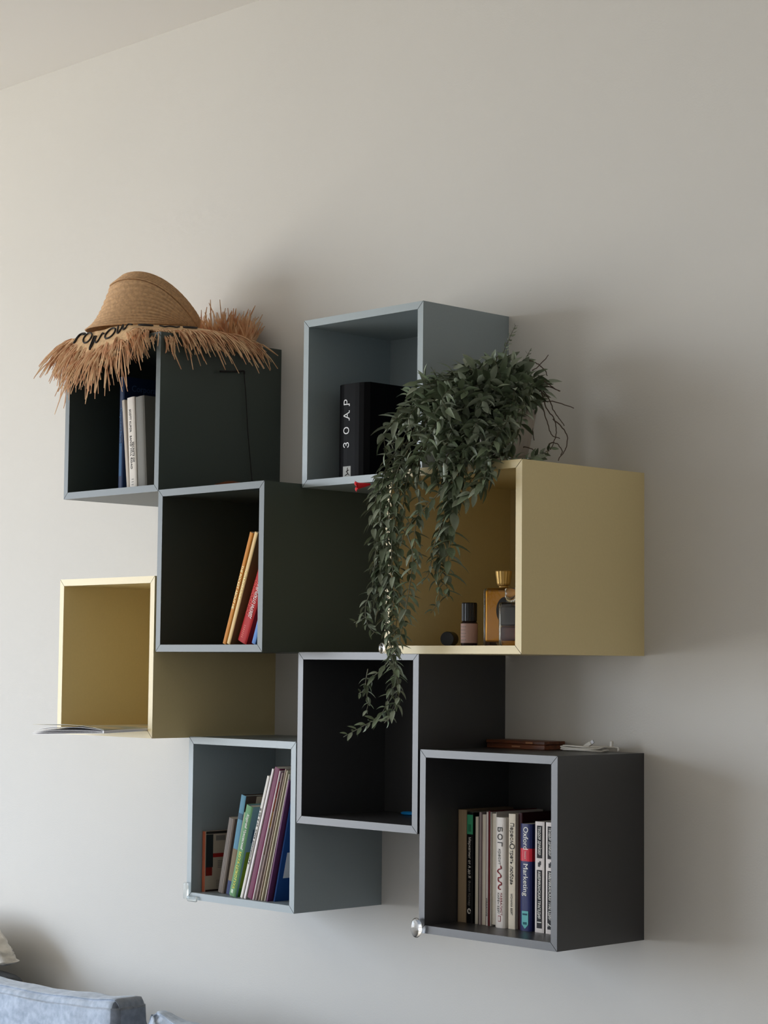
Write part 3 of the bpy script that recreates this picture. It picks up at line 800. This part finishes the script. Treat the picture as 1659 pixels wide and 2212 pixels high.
def leaf_geo(width, curl, fold, seg=5):
    vs, fs = [], []
    for i in range(seg + 1):
        u = i / seg
        w = width * (math.sin(math.pi * min(1, u * .93 + .045)) ** .85) * (1.08 - .30 * u)
        z = -curl * u * u
        x = u * (1 - .12 * curl)
        if i in (0, seg): w = width * .04
        vs += [(x, -w, z + fold * w), (x, 0, z), (x, w, z + fold * w)]
    for i in range(seg):
        a = i * 3
        fs += [(a, a + 3, a + 4, a + 1), (a + 1, a + 4, a + 5, a + 2)]
    return vs, fs

LEAF_ME = []
for k, (wd, cu, fo) in enumerate(((.195, .26, .4), (.17, .45, .5), (.225, .12, .32), (.18, .32, .6), (.205, .5, .35))):
    vs, fs = leaf_geo(wd, cu, fo)
    for mi_, mm in enumerate(LEAFM):
        me = bpy.data.meshes.new('leaf')
        me.from_pydata(vs, [], fs); me.update()
        me.polygons.foreach_set('use_smooth', [True] * len(me.polygons))
        me.materials.append(mm)
        LEAF_ME.append((me, vs, fs, mi_))

px_, py_, pz_ = 1.208, -.19, 1.8502
plant = thing('potted_plant', 'trailing green plant with one red flower, in a ribbed grey pot on the yellow cube', 'plant', (px_, py_, pz_))
PO = Vector((px_, py_, pz_))
M_pot = mat('grey_ceramic', rgb(150, 142, 134), rough=0.6, var=0.05, vscale=30)
v_, f_ = lathe([(.043, 0), (.046, .004), (.052, .035), (.060, .075), (.067, .112), (.069, .120), (.066, .121), (.062, .112), (.058, .098)], 96, ribs=24, ribamp=.018)
pydata('pot', v_, f_, M_pot, plant, True)
v_, f_ = lathe([(.058, .099), (.03, .103), (.004, .104)], 24); pydata('soil', v_, f_, mat('potting_soil', (.03, .022, .016, 1), rough=.95, bump=.5, bscale=90), plant, True)

LEAVES = []   # (matrix, size, mesh index, priority)
def add_leaf(p, d, up_, L, prio, shade):
    d = d.normalized()
    z = (up_ - d * up_.dot(d))
    z = z.normalized() if z.length > 1e-5 else d.orthogonal().normalized()
    y = z.cross(d)
    M = Matrix(((d.x * L, y.x * L, z.x * L, p.x), (d.y * L, y.y * L, z.y * L, p.y), (d.z * L, y.z * L, z.z * L, p.z), (0, 0, 0, 1)))
    tip = p + d * L
    if 1.053 < tip.x < 1.411:
        if tip.y > -.356 and tip.z < 1.856:
            if p.z > 1.853: p = p + Vector((0, 0, .004)); d = Vector((d.x, d.y, max(d.z, .05))).normalized()
            else: d = Vector((d.x, min(d.y, -.15), d.z)).normalized()
            M = Matrix(((d.x * L, y.x * L, z.x * L, p.x), (d.y * L, y.y * L, z.y * L, p.y), (d.z * L, y.z * L, z.z * L, p.z), (0, 0, 0, 1)))
    k = rnd.randrange(5)
    LEAVES.append((M, L, k * 3 + shade, prio))

def leafy(path, L, step, prio, parent_name='stem', r=.0011, taper=True, start=0.0, spread=.95, ymax=None, wild=0.0):
    P = smooth_path(path, 8)
    v_, f_ = tube(P, [r * (1 - .55 * i / len(P)) for i in range(len(P))], 5)
    pydata(parent_name, [Vector(v) - PO for v in v_], f_, M_stem, plant, True)
    acc, nxt, tot = 0.0, step * .5, sum((P[i + 1] - P[i]).length for i in range(len(P) - 1))
    ang = rnd.random() * 6.28
    for i in range(len(P) - 1):
        seg = P[i + 1] - P[i]
        while acc + seg.length > nxt:
            q = P[i] + seg * ((nxt - acc) / seg.length)
            fr = nxt / tot
            nxt += step * rnd.uniform(.85, 1.15)
            if fr < start: continue
            t = seg.normalized()
            a = t.orthogonal().normalized(); b = t.cross(a)
            ang += 1.571 + rnd.uniform(-.35, .35)
            for sgn in (1, -1):
                p = (a * math.cos(ang) + b * math.sin(ang)) * sgn
                d = p * spread + t * rnd.uniform(.25, .6) + Vector((rnd.uniform(-.12, .12), rnd.uniform(-.15, .05), rnd.uniform(-.22, .12)))
                if wild: d = d + Vector((rnd.gauss(0, wild), rnd.gauss(0, wild), rnd.gauss(0, wild * .8)))
                n = -t * .8 + p * .1 + Vector((rnd.uniform(-.3, .1), rnd.uniform(-.5, 0), .45))
                sz = L * rnd.uniform(.75, 1.15) * (1 if not taper else (1.0 - .45 * max(0, fr - .7) / .3))
                if ymax is not None and q.y + (d.normalized() * sz).y > ymax:
                    d.y = -abs(d.y) * .4
                sh = rnd.choice((0, 0, 1, 1, 2)) if prio > 0 else rnd.choice((0, 0, 2, 2, 1))
                add_leaf(q, d, n, sz, prio + rnd.random() * .5, sh)
        acc += seg.length

for nm, path, L in VINES:
    sprig = nm[0] == 's'
    leafy(path, L * (1.12 if not sprig else 1), .008 if sprig else (.0125 if L > .02 else .012), 2 if not sprig else 1.5, start=.12 if not sprig else .2,
          ymax=-.362 if nm[0] == 'v' else None, r=.0009 if sprig else .0012)
for p_, L_ in COMB:
    add_leaf(Vector(p_), Vector((.607, .70, rnd.uniform(-.28, -.02))), Vector((-.2, -.35, 1)), L_, 4, 2 if L_ > .033 else 0)
# the mass spilling over the pot rim
rim = Vector((px_, py_, pz_ + .112))
for k, tp in enumerate(TIPS):
    T_ = Vector(tp)
    s = rim + Vector((rnd.uniform(-.045, .045), rnd.uniform(-.045, .045), 0))
    o_ = Vector((T_.x - rim.x, T_.y - rim.y, 0))
    lift = .03 + .018 * rnd.random()
    m1 = s + o_ * .35 + Vector((0, 0, lift + max(0, (T_.z - rim.z)) * .6))
    m2 = s + o_ * .78 + Vector((0, 0, lift * .6 + (T_.z - rim.z) * .55))
    end = T_ + Vector((rnd.uniform(-.008, .008), rnd.uniform(-.008, .008), 0))
    if end.z < 1.872 and end.y > -.352: end.z = 1.872
    leafy([s, m1, m2, end], .034, .0128, 0.6, taper=False, start=.22, r=.0013, wild=.24)
for k in range(26):
    T_ = Vector(TIPS[rnd.randrange(len(TIPS))]); U_ = Vector(TIPS[rnd.randrange(len(TIPS))])
    s = rim + Vector((rnd.uniform(-.04, .04), rnd.uniform(-.04, .04), .01))
    E_ = T_.lerp(U_, .35); E_.y -= .01
    if E_.z < 1.875 and E_.y > -.352: E_.z = 1.875
    mid = s.lerp(E_, .5) + Vector((0, 0, .03))
    leafy([s, mid, E_], .037, .0145, 0.5, taper=False, start=.3, r=.0012, wild=.34)

LEAVES.sort(key=lambda q: -q[3])
for M, L, mi_, pr in LEAVES[:300]:
    o = bpy.data.objects.new('leaf', LEAF_ME[mi_][0])
    COL.objects.link(o); o.parent = plant
    o.matrix_local = Matrix.Translation(-PO) @ M
VV, FF, MI = [], [], []
for M, L, mi_, pr in LEAVES[300:]:
    me, vs, fs, sh = LEAF_ME[mi_]
    o_ = len(VV)
    VV += [(M @ Vector(v)) - PO for v in vs]
    FF += [tuple(i + o_ for i in f) for f in fs]
    MI += [sh] * len(fs)
fo = pydata('foliage', VV, FF, LEAFM, plant, True, MI)
fo['kind'] = 'stuff'
for r_ in ROOTS:
    P = smooth_path([Vector(p) - PO for p in r_], 6)
    P = [p + Vector((rnd.uniform(-.0008, .0008), rnd.uniform(-.0008, .0008), rnd.uniform(-.0008, .0008))) for p in P]
    v_, f_ = tube(P, [.0013 * (1 - .4 * i / len(P)) for i in range(len(P))], 5)
    o = pydata('dry_stem', v_, f_, M_dry, plant, True)
# red flower: a tube opening into lips
fx = Vector((1.0708, -.408, 1.8172)) - PO
prof = [(.0018, -.004), (.0036, .004), (.0046, .010), (.0056, .016), (.0070, .021)]
v_, f_ = lathe(prof, 14, cap_top=False, cap_bottom=False)
for k in range(5):
    a = 2 * math.pi * k / 5
    b0 = len(v_)
    for (rr, zz, ww) in ((.0066, .0205, .0042), (.0088, .0235, .0046), (.0105, .0250, .0030), (.0120, .0245, .0006)):
        for sg in (-1, 1):
            v_.append((rr * math.cos(a) - sg * ww * math.sin(a), rr * math.sin(a) + sg * ww * math.cos(a), zz))
    for q in range(3): f_.append((b0 + q * 2, b0 + q * 2 + 1, b0 + q * 2 + 3, b0 + q * 2 + 2))
fl = pydata('flower', v_, f_, mat('red_petal', rgb(206, 12, 30), rough=.5), plant, True)
fl.location = fx + Vector((-.002, 0, .002)); fl.rotation_mode = 'QUATERNION'
fl.rotation_quaternion = Vector((-.50, -.66, -.12)).normalized().to_track_quat('Z', 'Y')
fl['label'] = 'small red tubular flower'

# ================================================================ fringed straw hat and visor on cube A
HZ = 1.85 + S
HC = Vector((.145, -.195, HZ))
M_straw = mat('raffia', rgb(204, 170, 130), rough=0.75, spec=0.25, var=0.18, vscale=120, bump=0.3, bscale=400)
M_fringe = mat('raffia_fringe', rgb(226, 192, 152), rough=0.7, spec=0.25, col2=rgb(200, 148, 112), var=0.05, vscale=45)
M_cord = mat('black_cord', rgb(26, 22, 22), rough=0.7)
hat = thing('straw_hat', 'wide straw hat with ragged raffia fringe and black cord lettering, on the upper left cube', 'hat', tuple(HC))
X0, X1, Y0 = -.004, .354, -.354
def brim(phi, r):
    """point on the top of the brim, local to the hat's base"""
    dx, dy = math.cos(phi), math.sin(phi)
    wob = .006 * math.sin(5 * phi + 1) * (r / .22)
    x, y = HC.x + dx * r, HC.y + dy * r
    zz = .006 + .046 * max(0, 1 - (r / .215)) ** .8 + wob * .4
    over = max(0, X0 - x, x - X1, Y0 - y)
    # distance past the edge of the cube turns into droop
    zz += .0
    if over > 0:
        droop = over * .95
        sx = .6
        if x < X0: x = X0 - (X0 - x) * sx
        if x > X1: x = X1 + (x - X1) * sx
        if y < Y0: y = Y0 - (Y0 - y) * sx
        zz -= droop * .9
        zz = zz if over > .006 else zz
    if y > -.030:
        e = y + .030
        y = -.030 + e * .12
        zz += e * .8
    return Vector((x - HC.x, y - HC.y, zz + .006))
R0, R1 = .085, .218
NPH, NR = 120, 14
vs, fs = [], []
for lay in (0, 1):
    for j in range(NR + 1):
        for i in range(NPH):
            p = brim(2 * math.pi * i / NPH, R0 + (R1 - R0) * j / NR)
            vs.append(p + Vector((0, 0, -.003 * lay + .0007 * (1 - lay) * math.cos(j * math.pi))))
Nn = (NR + 1) * NPH
for j in range(NR):
    for i in range(NPH):
        a, b = j * NPH + i, j * NPH + (i + 1) % NPH
        fs.append((a, a + NPH, b + NPH, b)); fs.append((a + Nn, b + Nn, b + NPH + Nn, a + NPH + Nn))
for i in range(NPH):
    b = (i + 1) % NPH
    fs.append((i, b, b + Nn, i + Nn)); a2 = NR * NPH + i; b2 = NR * NPH + b
    fs.append((b2, a2, a2 + Nn, b2 + Nn))
pydata('brim', vs, fs, M_straw, hat, True)
v_, f_ = lathe([(.088, .026), (.080, .032), (.05, .036), (.004, .037)], 48)
pydata('crown', v_, f_, M_straw, hat, True)
# fringe strands
parts = []
hr = random.Random(11)
for k in range(1300):
    ph = 2 * math.pi * k / 1300 + hr.uniform(-.01, .01)
    r = R1 - hr.uniform(0, .022)
    p0 = brim(ph, r); p1 = brim(ph, r - .02)
    d = (p0 - p1).normalized()
    L = (hr.uniform(.028, .058) if hr.random() < .86 else hr.uniform(.055, .085)) * (1.15 if math.cos(ph + 2.4) > .4 else 1.0)
    cl = math.sin(ph * 23 + 1.3 * math.sin(ph * 9)) * .35
    tilt = Vector((hr.gauss(0, .32) - math.sin(ph) * cl, hr.gauss(0, .32) + math.cos(ph) * cl, hr.gauss(0, .22)))
    back = (HC.y + p0.y) > -.075
    if back:
        dd = Vector((d.x * .55, max(0, d.y) * .03 - .03, .95)) + tilt * .75
        g = 0.0; L *= hr.uniform(.75, 1.25)
    else:
        dd = Vector((d.x, d.y, d.z * .6 - .30)) + tilt + Vector((.607, .794, 0)) * (.55 * max(0, math.cos(ph)))
        g = hr.uniform(.4, .9)
    dd.normalize()
    pts = []
    for s in range(5):
        u = s / 4
        q = p0 + dd * L * u + Vector((0, 0, -g * L * u * u * .8))
        W = HC + q
        # rest against the cube's faces instead of passing through them
        if X0 - .002 < W.x < X1 + .002 and W.y > Y0 - .002 and W.z < HZ + .003:
            ex = [(abs(W.x - X0), 0), (abs(X1 - W.x), 1), (abs(W.y - Y0), 2)]
            m_ = min(ex)[1]
            if W.z > HZ - .012: q.z = .004
            elif m_ == 0: q.x = X0 - .003 - HC.x
            elif m_ == 1: q.x = X1 + .003 - HC.x
            else: q.y = Y0 - .003 - HC.y
        if HC.y + q.y > -.004: q.y = -.004 - HC.y
        pts.append(q)
    parts.append(tube(pts, [hr.uniform(.0010, .0021)] * 4 + [.0009], 3))
v_, f_ = merge(parts)
o = pydata('fringe', v_, f_, M_fringe, hat); o['kind'] = 'stuff'
# black cord lettering: cursive loops along the brim facing the room
def on_brim(phi, r): return brim(phi, r) + Vector((0, 0, .0035))
phc = math.atan2(-3.07 + .2, 3.85 - .13)
def stroke(a0, pts, sc=1.0):
    return [on_brim(phc - math.radians(a0 - 12 * q[0] * sc), .170 + .022 * q[1]) for q in pts]
letters = []
circ = [(.5 + .42 * math.cos(t), .45 + .5 * math.sin(t)) for t in [i * .5 for i in range(14)]]
for a0, shape in ((104, circ), (88, [(0, 0), (.3, .5), (.6, 1.3), (.5, 1.4), (.4, .6), (.7, .1), (1.1, .3)]), (74, circ),
                  (60, [(0, .2), (.2, 1.3), (.35, 1.5), (.2, .2), (.4, .8), (.7, .9), (.8, .1), (1.0, .2)]), (46, circ),
                  (33, [(0, 0), (.1, .9), (.3, .7), (.4, .1), (.5, .8), (.7, .8), (.75, .1), (1.1, .4)]), (16, circ),
                  (0, [(0, 0), (.3, .9), (.6, .2), (.9, .9), (1.2, .2)]), (-16, circ)):
    P = smooth_path(stroke(a0, shape), 4)
    letters.append(tube(P, .0019, 5))
v_, f_ = merge(letters)
pydata('cord_lettering', v_, f_, M_cord, hat, True)
# chin cord hanging down the cube's right side
P = [Vector(p) - HC for p in ((.362, -.192, 2.128), (.359, -.165, 2.131), (.3565, -.140, 2.134), (.3565, -.118, 2.137), (.3562, -.116, 2.130))]
v_, f_ = tube(smooth_path(P, 4), .0022, 6); pydata('chin_cord', v_, f_, M_cord, hat, True)
P = [Vector(p) - HC for p in ((.3562, -.117, 2.134), (.3558, -.110, 2.08), (.3562, -.103, 2.00), (.3558, -.092, 1.92), (.3562, -.086, 1.862))]
v_, f_ = tube(smooth_path(P, 6), .0011, 6); pydata('chin_cord', v_, f_, M_cord, hat, True)

# roll-up visor sitting on the hat
e1 = Vector((.607, .794, 0)); e2 = Vector((.787, -.617, 0))
vis = thing('straw_visor', 'braided tan straw sun visor sitting on top of the fringed hat', 'visor', (.12, -.21, HZ + .018))
def ring(c1, z0, a1, a2, tiltz, bulge_, th, wall=0.0):
    c, s = math.cos(th), math.sin(th)
    return e1 * (c1 + (a1 - wall) * c) + e2 * (-(a2 - wall) * s) + Vector((0, 0, z0 + tiltz * c + bulge_ * s * s))
def loops(v, th, w=0.0):
    """v 0..1 band from the top rim to the seam, 1..2 brim from the seam to its edge"""
    A = ring(.030, .104, .086, .070, -.048, .032, th, w)
    Bq = ring(.014, .078, .100, .088, -.048, .040, th, w)
    c = math.cos(th)
    left = max(0, -c) ** 1.5
    D = e1 * (-.002 + (.103 - w) * c - .038 * left) + e2 * (-(.112 - w) * math.sin(th)) + Vector((0, 0, .022 + .008 * max(0, c)))
    if v <= 1:
        return A.lerp(Bq, v)
    u = v - 1
    p = Bq.lerp(D, u)
    # concave sweep of the brim
    p.z -= .010 * math.sin(math.pi * u) * (1 + left)
    return p
def straw(name, v0, v1, rows, push):
    NT, NV = 150, rows * 5
    vs, fs = [], []
    for lay in (0, 1):
        for j in range(NV + 1):
            v = v0 + (v1 - v0) * j / NV
            for i in range(NT):
                th = 2 * math.pi * i / NT
                p = loops(v, th, .0025 * lay)
                out = Vector((p.x, p.y, 0)); out = out.normalized() if out.length else out
                if lay == 0:
                    ph = (v - v0) / (v1 - v0) * rows
                    rib = abs(math.sin(math.pi * ph)) ** .6
                    weave = .5 + .5 * math.sin(th * 105 + (1 if int(ph) % 2 else -1) * (ph % 1) * 5)
                    p = p + out * (push + (.0026 * rib + .0008 * weave * rib)) + Vector((0, 0, .0004 * rib))
                vs.append(p)
    Nn = (NV + 1) * NT
    for j in range(NV):
        for i in range(NT):
            a, b = j * NT + i, j * NT + (i + 1) % NT
            fs.append((a, a + NT, b + NT, b)); fs.append((a + Nn, b + Nn, b + NT + Nn, a + NT + Nn))
    for i in range(NT):
        b = (i + 1) % NT
        fs.append((i, b, b + Nn, i + Nn)); a2, b2 = NV * NT + i, NV * NT + b
        fs.append((b2, a2, a2 + Nn, b2 + Nn))
    return pydata(name, vs, fs, M_straw2, vis, True)
M_straw2 = mat('braided_straw', rgb(186, 150, 112), rough=0.7, spec=0.3, var=0.16, vscale=160, bump=0.4, bscale=500)
straw('head_band', 0.0, 1.0, 6, .0028)
straw('visor_brim', 1.0, 2.0, 11, 0.0)

# ================================================================ sofa and cushions below the cubes
def fabric(name, c, c2, bs=500):
    return mat(name, c, rough=0.9, spec=0.15, sheen=0.3, col2=c2, var=0.02, vscale=60, bump=0.5, bscale=bs)
M_fab = fabric('light_blue_grey_fabric', rgb(158, 170, 186), rgb(184, 194, 208))
M_fab_shade = fabric('shaded_side_fabric', rgb(112, 118, 128), rgb(128, 134, 144))  # same sofa fabric, with the shade on the cushion's right end painted in
M_beige = fabric('beige_linen', rgb(196, 190, 180), rgb(208, 202, 192))
M_plaid = fabric('dark_plaid_wool', rgb(30, 36, 44), rgb(44, 50, 58))
sofa = thing('sofa', 'light blue-grey sofa below the wall cubes, its loose back cushions in front of the wall', 'sofa', (-.35, -.42, 0))
box('seat_base', -1.1, 1.55, -.55, .40, .10, .36, M_fab, sofa, bev=.02, seg=3)
box('backrest', -1.1, 1.55, .28, .40, .36, .60, M_fab, sofa, bev=.03, seg=3)
for k in range(3):
    box('seat_cushion', -1.08 + .875 * k, -.215 + .875 * k, -.56, .10, .365, .47, M_fab, sofa, bev=.03, seg=3)
for sx_, sy_ in ((-1, -.5), (-1, .35), (1.45, -.5), (1.45, .35)):
    box('leg', sx_ - .02, sx_ + .02, sy_ - .02, sy_ + .02, 0, .10, M_wood, sofa, bev=.004)

def cushion(name, label, cat, x0, x1, y0, y1, z0, z1, m, side=None, sag=.02, wr=.004, seed=0, rot=(0, 0, 0), pinch=.0, puff=.0, edge=.028, group=None):
    """boxed cushion: front and back bow out, the top sags, seams along the edges"""
    cx, cy, cz = (x0 + x1) / 2, (y0 + y1) / 2, z0
    root = thing(name, label, cat, (cx, cy, cz), rot, group)
    W, D_, H = (x1 - x0) / 2, (y1 - y0) / 2, (z1 - z0)
    bm = bmesh.new()
    bmesh.ops.create_cube(bm, size=2)
    bmesh.ops.subdivide_edges(bm, edges=bm.edges[:], cuts=40, use_grid_fill=True)
    for v in bm.verts:
        a, b, c = v.co
        ex, ey, ez = edge / W, min(.9, edge / D_), edge * 2 / H
        x, y, z = a * W, b * D_, (c + 1) / 2 * H
        # round the edges
        fa = max(0, (abs(a) - (1 - ex)) / ex); fb = max(0, (abs(b) - (1 - ey)) / ey); fc = max(0, (abs(c) - (1 - ez)) / ez)
        x -= math.copysign(edge * .32 * (fb * fb + fc * fc) * (fa > .5), a)
        y -= math.copysign(edge * .32 * (fa * fa + fc * fc) * (fb > .5), b)
        z -= math.copysign(edge * .32 * (fa * fa + fb * fb) * (fc > .5), c)
        y += math.copysign(puff * (1 - a * a) * (1 - c * c), b) * (abs(b) > .3)
        if c > 0: z -= sag * (1 - a * a) ** 1.2 * c
        if pinch:
            z += pinch * (abs(a) ** 4) * (1 if c > 0 else -1)
            y *= 1 - .75 * (abs(a) ** 3) * abs(c) ** 2
        n_ = noise.noise(Vector((x * 9 + z * 14 + seed * 3.1, y * 6 + seed, z * 9 - x * 4)))
        n2 = noise.noise(Vector((x * 22 - z * 40 + seed, y * 12, z * 24 + x * 18)))
        y += (-1 if b < 0 else 1) * (n_ * wr * 1.6 + n2 * wr)
        z += n_ * wr
        v.co = (x, y, z)
    o = from_bm('cover', bm, [m, side or m], root, True)
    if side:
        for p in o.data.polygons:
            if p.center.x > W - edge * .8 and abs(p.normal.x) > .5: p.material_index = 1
    return root
cushion('back_cushion', 'large light blue-grey sofa cushion with a boxed end, at the lower left', 'cushion', -.66, .186, -.315, -.215, .475, .738, M_fab, M_fab_shade, sag=.020, wr=.004, seed=2, group='sofa back cushions')
c2 = cushion('back_cushion', 'smaller light blue-grey cushion corner peeking up right of the boxed one', 'cushion', .245, .86, -.30, -.19, .475, .705, M_fab, None, sag=.012, wr=.005, seed=5, pinch=.022, puff=.02, group='sofa back cushions', edge=.03)

def soft_pillow(name, label, cat, c, W, D_, Hup, Hdn, ex, m, wr, seed, xp=.8):
    root = thing(name, label, cat, (c[0], c[1], c[2] - Hdn))
    NU, NV = 96, 48
    vs, fs = [], []
    for j in range(NV + 1):
        for i in range(NU):
            th = 2 * math.pi * i / NU; ph = math.pi * (j / NV - .5)
            cx_, sx_ = math.cos(th) * math.cos(ph), math.sin(th) * math.cos(ph)
            x = math.copysign(abs(cx_) ** xp, cx_)
            y = math.copysign(abs(sx_) ** .8, sx_)
            z = math.sin(ph)
            z = math.copysign(abs(z) ** ex, z) * (1 - min(1, abs(x)) ** 2 * .15)
            n1 = noise.noise(Vector((x * 3 + seed, y * 2, z * 5 + x * 4)))
            n2 = noise.noise(Vector((x * 6 - z * 14 + seed, y * 3, z * 9 + x * 5)))
            k = wr * (n1 + .6 * n2)
            vs.append((x * W + k * x, y * (D_ + k) , Hdn + z * (Hup if z > 0 else Hdn) + k * .4))
    for j in range(NV):
        for i in range(NU):
            a_, b_ = j * NU + i, j * NU + (i + 1) % NU
            fs.append((a_, b_, b_ + NU, a_ + NU))
    pydata('cover', vs, fs, m, root, True)
    return root
soft_pillow('pillow', 'rumpled beige linen pillow against the wall at the left edge', 'pillow', (-.765, -.120, .727), .262, .055, .108, .028, 1.25, M_beige, .012, 9)
soft_pillow('plaid_cushion', 'dark plaid cushion underneath the beige pillow at the left edge', 'cushion', (-.775, -.120, .650), .285, .055, .050, .048, .35, M_plaid, .003, 13, xp=.3)
